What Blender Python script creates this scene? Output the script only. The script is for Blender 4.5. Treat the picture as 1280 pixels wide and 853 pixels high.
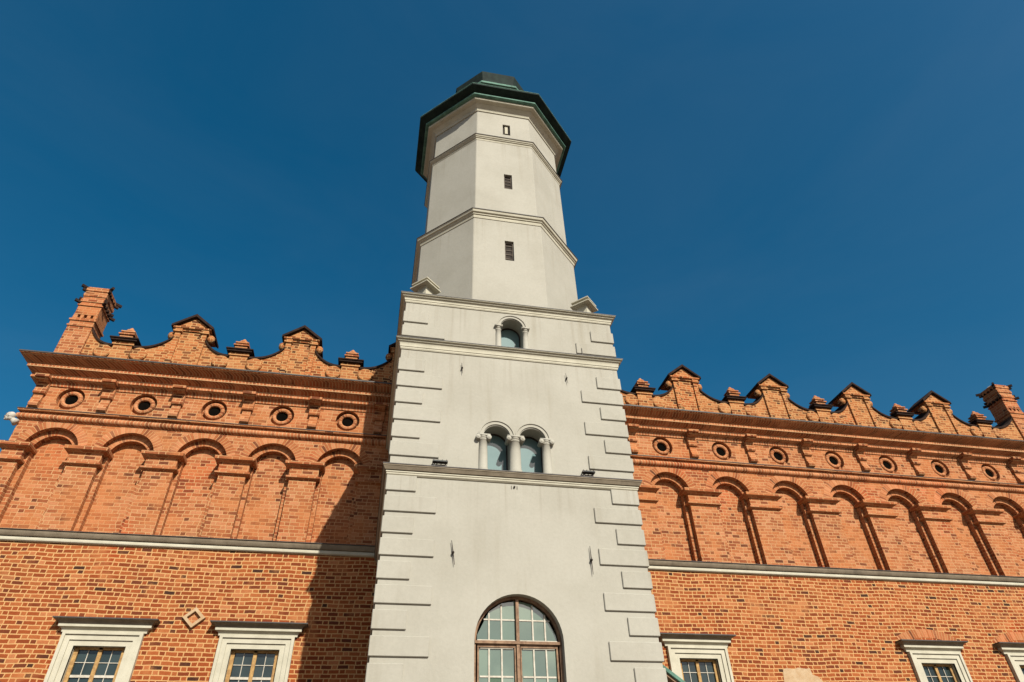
import bpy, bmesh, math, random
from mathutils import Vector, Matrix
from mathutils.geometry import tessellate_polygon
random.seed(11)
for o in list(bpy.data.objects): bpy.data.objects.remove(o)
SC = bpy.context.scene
COL = SC.collection
PI = math.pi
R = math.radians

# ------------------------------------------------------------------ camera
CAM = Vector((-3.0493, -19.7411, 0.0))
YAW, PITCH, ROLL, FPX = 0.2192, 0.6705, -0.0326, 802.175
def make_camera():
    cy, sy, cp, sp = math.cos(YAW), math.sin(YAW), math.cos(PITCH), math.sin(PITCH)
    fwd = Vector((sy*cp, cy*cp, sp)); right = Vector((cy, -sy, 0)); up = right.cross(fwd)
    cr, sr = math.cos(ROLL), math.sin(ROLL)
    r2 = right*cr + up*sr; u2 = up*cr - right*sr
    cd = bpy.data.cameras.new('camera'); co = bpy.data.objects.new('camera', cd); COL.objects.link(co)
    m = Matrix(((r2.x, u2.x, -fwd.x, CAM.x), (r2.y, u2.y, -fwd.y, CAM.y), (r2.z, u2.z, -fwd.z, CAM.z), (0, 0, 0, 1)))
    co.matrix_world = m
    cd.sensor_width = 36.0; cd.lens = 36.0*FPX/1280.0; cd.clip_start = 0.1; cd.clip_end = 4000
    SC.camera = co
make_camera()

# ------------------------------------------------------------------ light
SUN_K, SUN_T = 0.295, 0.78            # sideways and downward run of a sun ray per metre of depth
to_sun = Vector((SUN_K, -1.0, SUN_T)).normalized()
sun_el = math.asin(to_sun.z); sun_rot = math.atan2(to_sun.x, to_sun.y)
w = bpy.data.worlds.new('World'); SC.world = w; w.use_nodes = True
nt = w.node_tree; nt.nodes.clear()
sky = nt.nodes.new('ShaderNodeTexSky'); sky.sky_type = 'NISHITA'; sky.sun_disc = False
sky.sun_elevation = sun_el; sky.sun_rotation = sun_rot
sky.altitude = 0; sky.air_density = 1.0; sky.dust_density = 2.5; sky.ozone_density = 3.0
bg = nt.nodes.new('ShaderNodeBackground'); bg.inputs['Strength'].default_value = 0.05
wo = nt.nodes.new('ShaderNodeOutputWorld')
hs = nt.nodes.new('ShaderNodeHueSaturation')             # deep polarised blue away from the sun, pale round it
hs.inputs['Hue'].default_value = 0.483; hs.inputs['Saturation'].default_value = 1.43; hs.inputs['Value'].default_value = 1.34
tc = nt.nodes.new('ShaderNodeTexCoord'); mp = nt.nodes.new('ShaderNodeMapping'); mp.inputs['Scale'].default_value = (1.0, 1.0, 2.6); mp.inputs['Rotation'].default_value = (0.3, 0.2, 0.9)
cn = nt.nodes.new('ShaderNodeTexNoise'); cn.inputs['Scale'].default_value = 2.2; cn.inputs['Detail'].default_value = 7; cn.inputs['Roughness'].default_value = 0.6; cn.inputs['Distortion'].default_value = 0.6
cr_ = nt.nodes.new('ShaderNodeMapRange'); cr_.inputs[1].default_value = 0.3; cr_.inputs[2].default_value = 0.75; cr_.inputs[3].default_value = 0.0; cr_.inputs[4].default_value = 0.035
veil = nt.nodes.new('ShaderNodeMixRGB'); veil.inputs[2].default_value = (4.6, 5.6, 6.6, 1)     # a breath of high thin cloud
nt.links.new(tc.outputs['Generated'], mp.inputs[0]); nt.links.new(mp.outputs[0], cn.inputs['Vector']); nt.links.new(cn.outputs[0], cr_.inputs[0]); nt.links.new(cr_.outputs[0], veil.inputs[0])
nt.links.new(sky.outputs[0], hs.inputs['Color']); nt.links.new(hs.outputs[0], veil.inputs[1]); nt.links.new(veil.outputs[0], bg.inputs[0]); nt.links.new(bg.outputs[0], wo.inputs[0])
sl = bpy.data.lights.new('sun', 'SUN'); sl.energy = 5.0; sl.angle = R(0.53); sl.color = (1.0, 0.95, 0.84)
so = bpy.data.objects.new('sun', sl); COL.objects.link(so); so.location = to_sun*80
so.rotation_euler = to_sun.to_track_quat('Z', 'Y').to_euler()
SC.view_settings.view_transform = 'Standard'; SC.view_settings.look = 'None'
SC.view_settings.exposure = 0.6; SC.view_settings.gamma = 1.0; SC.view_settings.use_curve_mapping = False

# ------------------------------------------------------------------ node helpers
class NB:
    def __init__(s, name):
        s.m = bpy.data.materials.new(name); s.m.use_nodes = True
        s.t = s.m.node_tree; s.t.nodes.clear()
        s.out = s.t.nodes.new('ShaderNodeOutputMaterial'); s.p = s.t.nodes.new('ShaderNodeBsdfPrincipled')
        s.t.links.new(s.p.outputs[0], s.out.inputs[0])
        s._uv = None; s._obj = None
    def n(s, k, **kw):
        x = s.t.nodes.new(k)
        for a, b in kw.items(): setattr(x, a, b)
        return x
    def l(s, a, b): s.t.links.new(a, b)
    def put(s, sock, v):
        if hasattr(v, 'is_linked') or hasattr(v, 'links'): s.l(v, sock)
        else:
            if isinstance(v, tuple) and len(v) == 3 and sock.type == 'RGBA': v = v+(1,)
            sock.default_value = v
    def uv(s):
        if not s._uv: s._uv = s.n('ShaderNodeUVMap').outputs[0]
        return s._uv
    def obj(s):
        if not s._obj: s._obj = s.n('ShaderNodeNewGeometry').outputs['Position']
        return s._obj
    def math(s, op, a, b=0.0, c=0.0):
        x = s.n('ShaderNodeMath', operation=op)
        s.put(x.inputs[0], a); s.put(x.inputs[1], b); s.put(x.inputs[2], c)
        return x.outputs[0]
    def noise(s, vec, scale, detail=2.0, rough=0.5, out=0):
        x = s.n('ShaderNodeTexNoise'); s.l(vec, x.inputs['Vector'])
        x.inputs['Scale'].default_value = scale; x.inputs['Detail'].default_value = detail; x.inputs['Roughness'].default_value = rough
        return x.outputs[out]
    def ramp(s, fac, stops, interp='LINEAR'):
        x = s.n('ShaderNodeValToRGB'); s.put(x.inputs[0], fac); cr = x.color_ramp; cr.interpolation = interp
        while len(cr.elements) < len(stops): cr.elements.new(0.5)
        for e, (p, c) in zip(cr.elements, stops):
            e.position = p; e.color = (c if isinstance(c, tuple) else (c, c, c))+(1,)
        return x.outputs[0]
    def mix(s, fac, a, b, mode='MIX'):
        x = s.n('ShaderNodeMixRGB', blend_type=mode)
        s.put(x.inputs[0], fac); s.put(x.inputs[1], a); s.put(x.inputs[2], b)
        return x.outputs[0]
    def maprange(s, v, a, b, c, d, smooth=True):
        x = s.n('ShaderNodeMapRange', interpolation_type='SMOOTHSTEP' if smooth else 'LINEAR')
        for i, q in enumerate((v, a, b, c, d)): s.put(x.inputs[i], q)
        return x.outputs[0]
    def scalev(s, vec, sc):
        x = s.n('ShaderNodeVectorMath', operation='MULTIPLY'); s.l(vec, x.inputs[0]); x.inputs[1].default_value = sc
        return x.outputs[0]
    def bump(s, h, strength=0.5, dist=0.02):
        x = s.n('ShaderNodeBump'); x.inputs['Strength'].default_value = strength; x.inputs['Distance'].default_value = dist
        s.l(h, x.inputs['Height']); s.l(x.outputs[0], s.p.inputs['Normal'])
    def fin(s, col, rough=0.9, spec=0.2, metal=0.0):
        s.put(s.p.inputs['Base Color'], col); s.put(s.p.inputs['Roughness'], rough)
        s.p.inputs['Specular IOR Level'].default_value = spec; s.p.inputs['Metallic'].default_value = metal
        return s.m

def brick_mat(name, ramp, mortar, L1=0.30, L2=0.15, H=0.113, joint=0.010, smear=0.35, smear_col=(0.55, 0.25, 0.12), dirt=0.25, mvar=1.0, blo=0.22, sm0=0.47):
    b = NB(name); uv = b.uv(); pos = b.obj()
    warp = b.noise(pos, 5.0, 2.0, out=1)
    wv = b.n('ShaderNodeVectorMath', operation='MULTIPLY_ADD'); b.l(warp, wv.inputs[0]); wv.inputs[1].default_value = (0.034, 0.024, 0)
    lw = b.n('ShaderNodeVectorMath', operation='MULTIPLY_ADD'); b.l(b.noise(pos, 0.45, 2.0, out=1), lw.inputs[0]); lw.inputs[1].default_value = (0.25, 0.16 if H < 0.2 else 0.0, 0); b.l(uv, lw.inputs[2])
    b.l(lw.outputs[0], wv.inputs[2])
    sp = b.n('ShaderNodeSeparateXYZ'); b.l(wv.outputs[0], sp.inputs[0]); u, v = sp.outputs[0], sp.outputs[1]
    vr = b.math('DIVIDE', v, H); row = b.math('FLOOR', vr); fv = b.math('FRACT', vr)
    wn1 = b.n('ShaderNodeTexWhiteNoise', noise_dimensions='1D'); b.l(row, wn1.inputs['W'])
    P = L1+L2
    par = b.math('FLOORED_MODULO', row, 2.0)
    off = b.math('MULTIPLY_ADD', par, P*0.5, b.math('MULTIPLY', wn1.outputs[0], 0.3*P))
    t = b.math('DIVIDE', b.math('ADD', u, off), P); cell = b.math('FLOOR', t); ft = b.math('MULTIPLY', b.math('FRACT', t), P)
    hd = b.math('GREATER_THAN', ft, L1)
    idu = b.math('MULTIPLY_ADD', cell, 2.0, hd)
    loc = b.math('SUBTRACT', ft, b.math('MULTIPLY', hd, L1)); ln = b.math('SUBTRACT', L1, b.math('MULTIPLY', hd, L1-L2))
    du = b.math('MINIMUM', loc, b.math('SUBTRACT', ln, loc))
    dv = b.math('MULTIPLY', b.math('MINIMUM', fv, b.math('SUBTRACT', 1.0, fv)), H)
    d = b.math('MINIMUM', du, dv)
    rag = b.noise(pos, 30.0, 2.0)
    jw = b.math('MULTIPLY_ADD', rag, joint*0.9*mvar, joint*0.55)
    mask = b.maprange(d, b.math('MULTIPLY', jw, 0.7), b.math('MULTIPLY', jw, 1.3), 0.0, 1.0)
    cv = b.n('ShaderNodeCombineXYZ'); b.l(idu, cv.inputs[0]); b.l(row, cv.inputs[1])
    wn2 = b.n('ShaderNodeTexWhiteNoise', noise_dimensions='2D'); b.l(cv.outputs[0], wn2.inputs['Vector'])
    blot = b.noise(pos, 0.55, 3.0, 0.6)
    rnd = b.math('ADD', wn2.outputs[0], b.math('MULTIPLY', b.math('SUBTRACT', blot, 0.5), blo))
    col = b.ramp(rnd, ramp)
    mot = b.noise(pos, 22.0, 4.0, 0.7)
    col = b.mix(1.0, col, b.ramp(mot, [(0.25, 0.80), (0.75, 1.20)]), 'MULTIPLY')
    pat = b.noise(pos, 0.42, 4.0, 0.6)
    col = b.mix(1.0, col, b.ramp(pat, [(0.33, (1.08, 0.82, 0.74)), (0.44, (1.0, 1.0, 1.0)), (0.56, (1.02, 1.06, 1.1)), (0.68, (0.80, 0.84, 0.88))]), 'MULTIPLY')
    mcol = b.mix(b.noise(pos, 1.7, 3.0, 0.6), mortar, tuple(c*0.80 for c in mortar))
    base = b.mix(mask, mcol, col)
    sm = b.noise(pos, 0.9, 4.0, 0.62)
    sm = b.maprange(sm, sm0, sm0+0.16, 0.0, smear)
    base = b.mix(sm, base, smear_col)
    dn = b.noise(b.scalev(pos, (1.0, 1.0, 0.45)), 1.3, 5.0, 0.65)
    base = b.mix(b.maprange(dn, 0.55, 0.75, 0.0, dirt), base, (0.09, 0.05, 0.035))
    h = b.math('MULTIPLY_ADD', mot, 0.35, b.math('MULTIPLY', mask, 0.9))
    b.bump(h, 0.40, 0.012)
    return b.fin(base, 0.92, 0.15)

BR = [(0.0, (0.0382, 0.0144, 0.0086)), (0.035, (0.0763, 0.0208, 0.0097)), (0.10, (0.1298, 0.0274, 0.0086)), (0.35, (0.1794, 0.0378, 0.0097)), (0.65, (0.2176, 0.0522, 0.0140)), (0.88, (0.2597, 0.0768, 0.0232)), (1.0, (0.3055, 0.1108, 0.0432))]
BR2 = [(0.0, (0.0876, 0.0277, 0.0132)), (0.08, (0.1753, 0.0502, 0.0198)), (0.35, (0.2549, 0.0809, 0.0295)), (0.7, (0.2947, 0.1064, 0.0420)), (1.0, (0.3425, 0.1423, 0.0662))]
BR3 = [(0.0, (0.0411, 0.0165, 0.0083)), (0.14, (0.1232, 0.0390, 0.0133)), (0.35, (0.2299, 0.0734, 0.0229)), (0.7, (0.2874, 0.1026, 0.0349)), (1.0, (0.3449, 0.1498, 0.0571))]
BR4 = [(0.0, (0.17, 0.055, 0.022)), (0.3, (0.24, 0.075, 0.027)), (0.7, (0.30, 0.098, 0.037)), (1.0, (0.36, 0.14, 0.06))]
M = {}
M['brick'] = brick_mat('lower_brick', BR, (0.4517, 0.2584, 0.1079), joint=0.0135, smear=0.6, smear_col=(0.3449, 0.1386, 0.0508), dirt=0.10, blo=0.55, sm0=0.53)
M['brick_up'] = brick_mat('arcade_brick', BR2, (0.4270, 0.2434, 0.1142), smear=0.5, smear_col=(0.3449, 0.1258, 0.0432), joint=0.0095, dirt=0.08)
M['brick_attic'] = brick_mat('attic_brick', BR3, (0.4106, 0.2397, 0.1015), joint=0.0125, smear=0.25, smear_col=(0.3285, 0.1348, 0.0476), dirt=0.2)
M['soldier'] = brick_mat('soldier_brick', BR4, (0.42, 0.255, 0.13), L1=0.11, L2=0.11, H=0.30, joint=0.012, smear=0.3, dirt=0.2)
M['voussoir'] = brick_mat('voussoir_brick', BR2, (0.3778, 0.2097, 0.0888), L1=0.10, L2=0.10, H=0.30, joint=0.0095, smear=0.25, dirt=0.1)

def plain(name, c1, c2, scale=2.0, rough=0.85, spec=0.2, bump=0.3, fine=30.0, streak=None, metal=0.0):
    b = NB(name); pos = b.obj()
    f = b.noise(pos, scale, 5.0, 0.62)
    col = b.mix(b.maprange(f, 0.3, 0.7, 0.0, 1.0), c1, c2)
    if streak:
        s = b.noise(b.scalev(pos, (3.2, 3.2, 0.22)), 1.0, 5.0, 0.6)
        s2 = b.noise(pos, 0.35, 2.0)
        k = b.math('MULTIPLY', b.maprange(s, 0.52, 0.74, 0.0, 1.0), b.maprange(s2, 0.35, 0.65, 0.15, 1.0))
        col = b.mix(b.math('MULTIPLY', k, streak[1]), col, streak[0])
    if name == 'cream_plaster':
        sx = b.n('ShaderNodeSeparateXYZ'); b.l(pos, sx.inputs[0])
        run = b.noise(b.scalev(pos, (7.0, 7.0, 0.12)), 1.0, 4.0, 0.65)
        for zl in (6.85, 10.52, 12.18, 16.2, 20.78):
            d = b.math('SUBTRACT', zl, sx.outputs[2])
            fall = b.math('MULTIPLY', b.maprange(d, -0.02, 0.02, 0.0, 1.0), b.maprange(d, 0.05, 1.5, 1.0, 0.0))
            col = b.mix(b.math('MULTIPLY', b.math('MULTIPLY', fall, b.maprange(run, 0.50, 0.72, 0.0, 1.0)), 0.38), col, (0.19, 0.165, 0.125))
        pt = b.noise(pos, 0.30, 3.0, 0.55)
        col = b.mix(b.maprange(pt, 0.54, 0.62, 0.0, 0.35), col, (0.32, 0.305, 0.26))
    fn = b.noise(pos, fine, 4.0, 0.7)
    col = b.mix(1.0, col, b.ramp(fn, [(0.2, 0.93), (0.8, 1.06)]), 'MULTIPLY')
    b.bump(b.math('MULTIPLY_ADD', fn, 0.4, f), bump, 0.02)
    return b.fin(col, rough, spec, metal)
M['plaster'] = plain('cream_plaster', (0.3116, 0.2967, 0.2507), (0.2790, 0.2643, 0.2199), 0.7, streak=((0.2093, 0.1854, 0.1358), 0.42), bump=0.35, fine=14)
M['trim'] = plain('cream_trim', (0.4064, 0.3821, 0.3017), (0.3477, 0.3262, 0.2529), 2.5, streak=((0.2258, 0.1957, 0.1375), 0.22), bump=0.2)
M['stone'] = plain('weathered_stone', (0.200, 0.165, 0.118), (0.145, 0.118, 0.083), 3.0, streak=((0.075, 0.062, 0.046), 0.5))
M['stone_white'] = plain('pale_sandstone', (0.3957, 0.3694, 0.3232), (0.2902, 0.2638, 0.2242), 5.0)
M['flash'] = plain('dark_flashing', (0.055, 0.045, 0.038), (0.03, 0.025, 0.022), 3.0, 0.6, 0.4, 0.15)
M['coping'] = plain('dark_coping', (0.034, 0.020, 0.015), (0.018, 0.012, 0.010), 6.0, 0.9, 0.05)
M['copper_dark'] = plain('shade_dark_copper', (0.012, 0.024, 0.019), (0.005, 0.010, 0.009), 3.0, 0.8, 0.15, 0.2)  # dark green-black copper, deepened further to stand in for unlit overhanging faces
M['copper'] = plain('green_copper', (0.10, 0.20, 0.15), (0.05, 0.11, 0.085), 4.0, 0.75, 0.2, streak=((0.025, 0.04, 0.035), 0.7))
M['wood'] = plain('pale_worn_wood', (0.3792, 0.2374, 0.0870), (0.2275, 0.1266, 0.0507), 9.0, 0.75)
M['wood_brown'] = plain('brown_wood', (0.245, 0.155, 0.095), (0.13, 0.075, 0.045), 9.0, 0.75)
M['white_paint'] = plain('aged_white_paint', (0.4353, 0.4089, 0.3430), (0.3297, 0.2968, 0.2374), 9.0, 0.6)
M['iron'] = plain('black_iron', (0.022, 0.019, 0.017), (0.045, 0.03, 0.022), 12.0, 0.6, 0.4)
M['dark'] = plain('hole_shade_black', (0.003, 0.0025, 0.002), (0.005, 0.004, 0.003), 4.0, spec=0.0)  # near-black colour that paints the shade inside the oculus holes
M['shutter'] = plain('grey_board', (0.105, 0.085, 0.066), (0.06, 0.048, 0.038), 5.0)
M['shutter_dark'] = plain('dark_frame', (0.035, 0.026, 0.02), (0.02, 0.016, 0.013), 5.0)
M['wall_white'] = plain('white_render', (0.62, 0.60, 0.55), (0.52, 0.50, 0.46), 1.0)
M['tile'] = plain('roof_tile', (0.19, 0.065, 0.04), (0.10, 0.04, 0.03), 4.0)
M['smear'] = plain('lime_patch', (0.3825, 0.2836, 0.1781), (0.3297, 0.2177, 0.1187), 5.0, bump=0.5)

def glass_mat(name, c1, c2, gloss, scale=1.5, wav=0.25, tilt=1.0):
    b = NB(name); pos = b.obj()
    wn = b.n('ShaderNodeTexWhiteNoise', noise_dimensions='2D')
    fl = b.n('ShaderNodeVectorMath', operation='FLOOR'); b.l(b.uv(), fl.inputs[0]); b.l(fl.outputs[0], wn.inputs['Vector'])
    f = b.noise(pos, scale, 3.0)
    f = b.math('ADD', b.math('MULTIPLY', f, 0.6), b.math('MULTIPLY', wn.outputs[0], 0.4))
    b.fin(b.mix(b.maprange(f, 0.25, 0.75, 0, 1), c1, c2), 0.7, 0.05)
    g = b.n('ShaderNodeBsdfGlossy'); g.inputs['Roughness'].default_value = 0.015; g.inputs['Color'].default_value = (0.9, 0.95, 0.93, 1)
    # every pane sits a little differently in its frame
    ad = b.n('ShaderNodeVectorMath', operation='MULTIPLY_ADD'); b.l(wn.outputs[1], ad.inputs[0]); ad.inputs[1].default_value = (0.06*tilt, 0.0, 0.09*tilt)
    ge = b.n('ShaderNodeNewGeometry'); bp = b.n('ShaderNodeBump'); bp.inputs['Strength'].default_value = wav; bp.inputs['Distance'].default_value = 0.004
    b.l(b.noise(pos, 6.0, 1.0), bp.inputs['Height'])
    b.l(bp.outputs[0], ad.inputs[2]); nm = b.n('ShaderNodeVectorMath', operation='NORMALIZE'); b.l(ad.outputs[0], nm.inputs[0])
    b.l(nm.outputs[0], g.inputs['Normal'])
    mx = b.n('ShaderNodeMixShader'); mx.inputs[0].default_value = gloss
    b.l(b.p.outputs[0], mx.inputs[1]); b.l(g.outputs[0], mx.inputs[2]); b.l(mx.outputs[0], b.out.inputs[0])
    return b.m
M['glass_big'] = glass_mat('green_glass', (0.040, 0.072, 0.050), (0.105, 0.150, 0.106), 0.10)
M['glass_dark'] = glass_mat('dark_glass', (0.008, 0.013, 0.012), (0.022, 0.034, 0.032), 0.05)
M['glass_pale'] = glass_mat('pale_blind_glass', (0.085, 0.150, 0.155), (0.12, 0.19, 0.19), 0.05, 2.5, tilt=0.0)

# ------------------------------------------------------------------ mesh builder
WLOC = {}
class MB:
    def __init__(s): s.v = []; s.f = []; s.uv = []; s.mi = []; s.cur = 0
    def poly(s, pts, uv=None):
        i = len(s.v); s.v += [tuple(p) for p in pts]; s.f.append(list(range(i, i+len(pts)))); s.uv.append(uv); s.mi.append(s.cur)
    def box(s, x0, x1, y0, y1, z0, z1):
        P = [(x0, y0, z0), (x1, y0, z0), (x1, y1, z0), (x0, y1, z0), (x0, y0, z1), (x1, y0, z1), (x1, y1, z1), (x0, y1, z1)]
        i = len(s.v); s.v += P
        for q in ((0, 1, 5, 4), (1, 2, 6, 5), (2, 3, 7, 6), (3, 0, 4, 7), (4, 5, 6, 7), (3, 2, 1, 0)):
            s.f.append([i+k for k in q]); s.uv.append(None); s.mi.append(s.cur)
    def grid(s, rings, closed_u=False, closed_v=False, uvf=None, capends=False):
        i = len(s.v); n = len(rings[0])
        for r in rings: s.v += [tuple(p) for p in r]
        R_ = len(rings)
        for a in range(R_ if closed_v else R_-1):
            a2 = (a+1) % R_
            for b in range(n if closed_u else n-1):
                b2 = (b+1) % n
                s.f.append([i+a*n+b, i+a*n+b2, i+a2*n+b2, i+a2*n+b]); s.mi.append(s.cur)
                if uvf: s.uv.append([uvf(a, b), uvf(a, b+1), uvf(a+1, b+1), uvf(a+1, b)])
                else: s.uv.append(None)
        if capends:
            for a in (0, R_-1):
                s.f.append([i+a*n+b for b in range(n)]); s.uv.append(None); s.mi.append(s.cur)
    def sweep(s, path, prof, closed=False, u0=0.0, cap=False):
        n = len(path); nor = []
        def sn(a, b):
            d = Vector(b)-Vector(a); d.normalize(); return Vector((d.y, -d.x))
        for k in range(n):
            ns = []
            if closed or k > 0: ns.append(sn(path[k-1], path[k]))
            if closed or k < n-1: ns.append(sn(path[k], path[(k+1) % n]))
            if len(ns) == 1: nor.append(ns[0])
            else: nor.append((ns[0]+ns[1])/(1+ns[0].dot(ns[1])))
        cu = [u0]
        for k in range(n): cu.append(cu[-1]+(Vector(path[(k+1) % n])-Vector(path[k])).length)
        cv = [0.0]
        for k in range(len(prof)-1): cv.append(cv[-1]+math.hypot(prof[k+1][0]-prof[k][0], prof[k+1][1]-prof[k][1]))
        rings = [[(path[k][0]+nor[k].x*o, path[k][1]+nor[k].y*o, z) for (o, z) in prof] for k in range(n)]
        s.grid(rings, False, closed, lambda a, b: (cu[a], cv[min(b, len(cv)-1)]))
        if cap and not closed:
            for rg in (rings[0], rings[-1]): s.poly(rg)
    def ngon(s, c, n, rot, prof, cap=True):
        k = math.cos(PI/n)
        rings = []
        for ap, z in prof:
            rr = ap/k
            rings.append([(c[0]+rr*math.cos(rot+2*PI*j/n), c[1]+rr*math.sin(rot+2*PI*j/n), z) for j in range(n)])
        s.grid(rings, True, False)
        if cap:
            s.poly(rings[0][::-1]); s.poly(rings[-1])
    def lathe(s, c, prof, n=16, axis='z'):
        rings = []
        for r, z in prof:
            if axis == 'z': rings.append([(c[0]+r*math.cos(2*PI*j/n), c[1]+r*math.sin(2*PI*j/n), c[2]+z) for j in range(n)])
            else: rings.append([(c[0]+r*math.cos(2*PI*j/n), c[1]+z, c[2]+r*math.sin(2*PI*j/n)) for j in range(n)])
        s.grid(rings, True, False, None, True)
    def plane(s, outer, holes, y):
        pl = [[Vector((x, z, 0)) for x, z in outer]]+[[Vector((x, z, 0)) for x, z in h] for h in holes]
        flat = [p for q in pl for p in q]
        i = len(s.v); s.v += [(p.x, y, p.y) for p in flat]
        for t in tessellate_polygon(pl): s.f.append([i+k for k in t]); s.uv.append(None); s.mi.append(s.cur)
    def reveal(s, pts, y0, y1, closed=True):
        n = len(pts); L = [0]
        for k in range(n): L.append(L[-1]+math.hypot(pts[(k+1) % n][0]-pts[k][0], pts[(k+1) % n][1]-pts[k][1]))
        rings = [[(x, y0, z) for x, z in pts], [(x, y1, z) for x, z in pts]]
        s.grid(rings, closed, False, lambda a, b: (a*(y1-y0), L[min(b, n)]))
    def extr(s, pts, y0, y1):          # closed outline (x,z) extruded in y
        s.poly([(x, y0, z) for x, z in pts]); s.poly([(x, y1, z) for x, z in pts][::-1]); s.reveal(pts, y0, y1)
    def extrx(s, pts, x0, x1):         # closed outline (y,z) extruded in x
        s.poly([(x0, y, z) for y, z in pts]); s.poly([(x1, y, z) for y, z in pts][::-1])
        s.grid([[(x0, y, z) for y, z in pts], [(x1, y, z) for y, z in pts]], True)
    def build(s, name, mat, parent=None, loc=(0, 0, 0), bevel=0.0, smooth=False, weld=True):
        me = bpy.data.meshes.new(name); bm = bmesh.new()
        vs = [bm.verts.new(p) for p in s.v]; uvl = bm.loops.layers.uv.new('UVMap'); tag = bm.faces.layers.int.new('t')
        for f, uv, mi in zip(s.f, s.uv, s.mi):
            try: fc = bm.faces.new([vs[k] for k in f])
            except ValueError: continue
            fc.material_index = mi; fc.smooth = smooth
            if uv:
                fc[tag] = 1
                for lp, q in zip(fc.loops, uv): lp[uvl].uv = q
        if weld: bmesh.ops.remove_doubles(bm, verts=bm.verts, dist=1e-5)
        bmesh.ops.recalc_face_normals(bm, faces=bm.faces)
        if bevel > 0:
            ed = [e for e in bm.edges if len(e.link_faces) == 2 and e.calc_face_angle(0) > 0.6]
            bmesh.ops.bevel(bm, geom=ed, offset=bevel, segments=1, affect='EDGES', clamp_overlap=True)
        for fc in bm.faces:
            if fc[tag]: continue
            n = fc.normal; a = max(range(3), key=lambda k: abs(n[k]))
            for lp in fc.loops:
                p = lp.vert.co
                lp[uvl].uv = ((p.x+loc[0], p.z+loc[2]) if a == 1 else (p.y+loc[1]+7.3, p.z+loc[2]) if a == 0 else (p.x+loc[0], p.y+loc[1]))
        bm.to_mesh(me); bm.free()
        for mm in (mat if isinstance(mat, (list, tuple)) else [mat]): me.materials.append(mm)
        o = bpy.data.objects.new(name, me); COL.objects.link(o)
        place(o, parent, loc)
        return o
def place(o, parent, loc):
    pw = Vector((0, 0, 0))
    if parent is not None: o.parent = parent; pw = WLOC[parent.name]
    o.location = Vector(loc)-pw; WLOC[o.name] = Vector(loc)
def thing(name, label, cat, loc, group=None):
    o = bpy.data.objects.new(name, None); COL.objects.link(o); o.location = loc; WLOC[o.name] = Vector(loc)
    o.empty_display_size = 0.3; o['label'] = label; o['category'] = cat
    if group: o['group'] = group
    return o
def tag(o, label, cat=None, kind=None):
    if label: o['label'] = label
    if cat: o['category'] = cat
    if kind: o['kind'] = kind
    return o
def dup(o, parent, loc):
    """a copy of a part with copies of its sub-parts"""
    src = WLOC[o.name]
    c = o.copy(); COL.objects.link(c); place(c, parent, loc)
    for ch in [k for k in KIDS.get(o.name, [])]:
        d = ch.copy(); COL.objects.link(d); place(d, c, Vector(loc)+(WLOC[ch.name]-src)); sub(d, c)
    return c
KIDS = {}
def sub(o, parent): KIDS.setdefault(parent.name, []).append(o); return o

GZ = -1.65
# ------------------------------------------------------------------ ground
g = MB(); g.poly([(-900, -900, GZ), (900, -900, GZ), (900, 900, GZ), (-900, 900, GZ)])
b = NB('cobbles'); pos = b.obj()
vo = b.n('ShaderNodeTexVoronoi', feature='DISTANCE_TO_EDGE'); b.l(pos, vo.inputs['Vector']); vo.inputs['Scale'].default_value = 7.0
ms = b.maprange(vo.outputs[0], 0.02, 0.1, 0, 1)
b.bump(ms, 0.6, 0.02)
cm = b.fin(b.mix(ms, (0.13, 0.11, 0.09), b.mix(b.noise(pos, 3.0, 3.0), (0.26, 0.20, 0.15), (0.18, 0.14, 0.105))), 0.85)
tag(g.build('market_square', cm), None, None, 'structure')

# ------------------------------------------------------------------ brick wings
ZS0, ZS1 = 7.06, 7.36                 # string course
ZSP, AZC, AR = 10.08, 9.905, 0.772    # arch spring, centre, radius
OPEN, INN = 0.66, 0.53
Y1, Y2 = 0.19, 0.39
ZO = 11.745
def arch_pts(cx, half, rad, zb, zsp, zc, n=18):
    a0 = math.asin((zsp-zc)/rad); hw = rad*math.cos(a0)
    pts = [(cx-half, zb), (cx-half, zsp-0.07), (cx-hw, zsp)]
    for k in range(1, n):
        a = PI-a0-(PI-2*a0)*k/n; pts.append((cx+rad*math.cos(a), zc+rad*math.sin(a)))
    pts += [(cx+hw, zsp), (cx+half, zsp-0.07), (cx+half, zb)]
    return pts
def circ(cx, cz, r, n=28): return [(cx+r*math.cos(2*PI*k/n), cz+r*math.sin(2*PI*k/n)) for k in range(n)]
def cove(o0, z0, o1, z1, n=5):
    """concave quarter running outward and up"""
    return [(o0+(o1-o0)*(1-math.cos(PI/2*k/n)), z0+(z1-z0)*math.sin(PI/2*k/n)) for k in range(n+1)]

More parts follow.
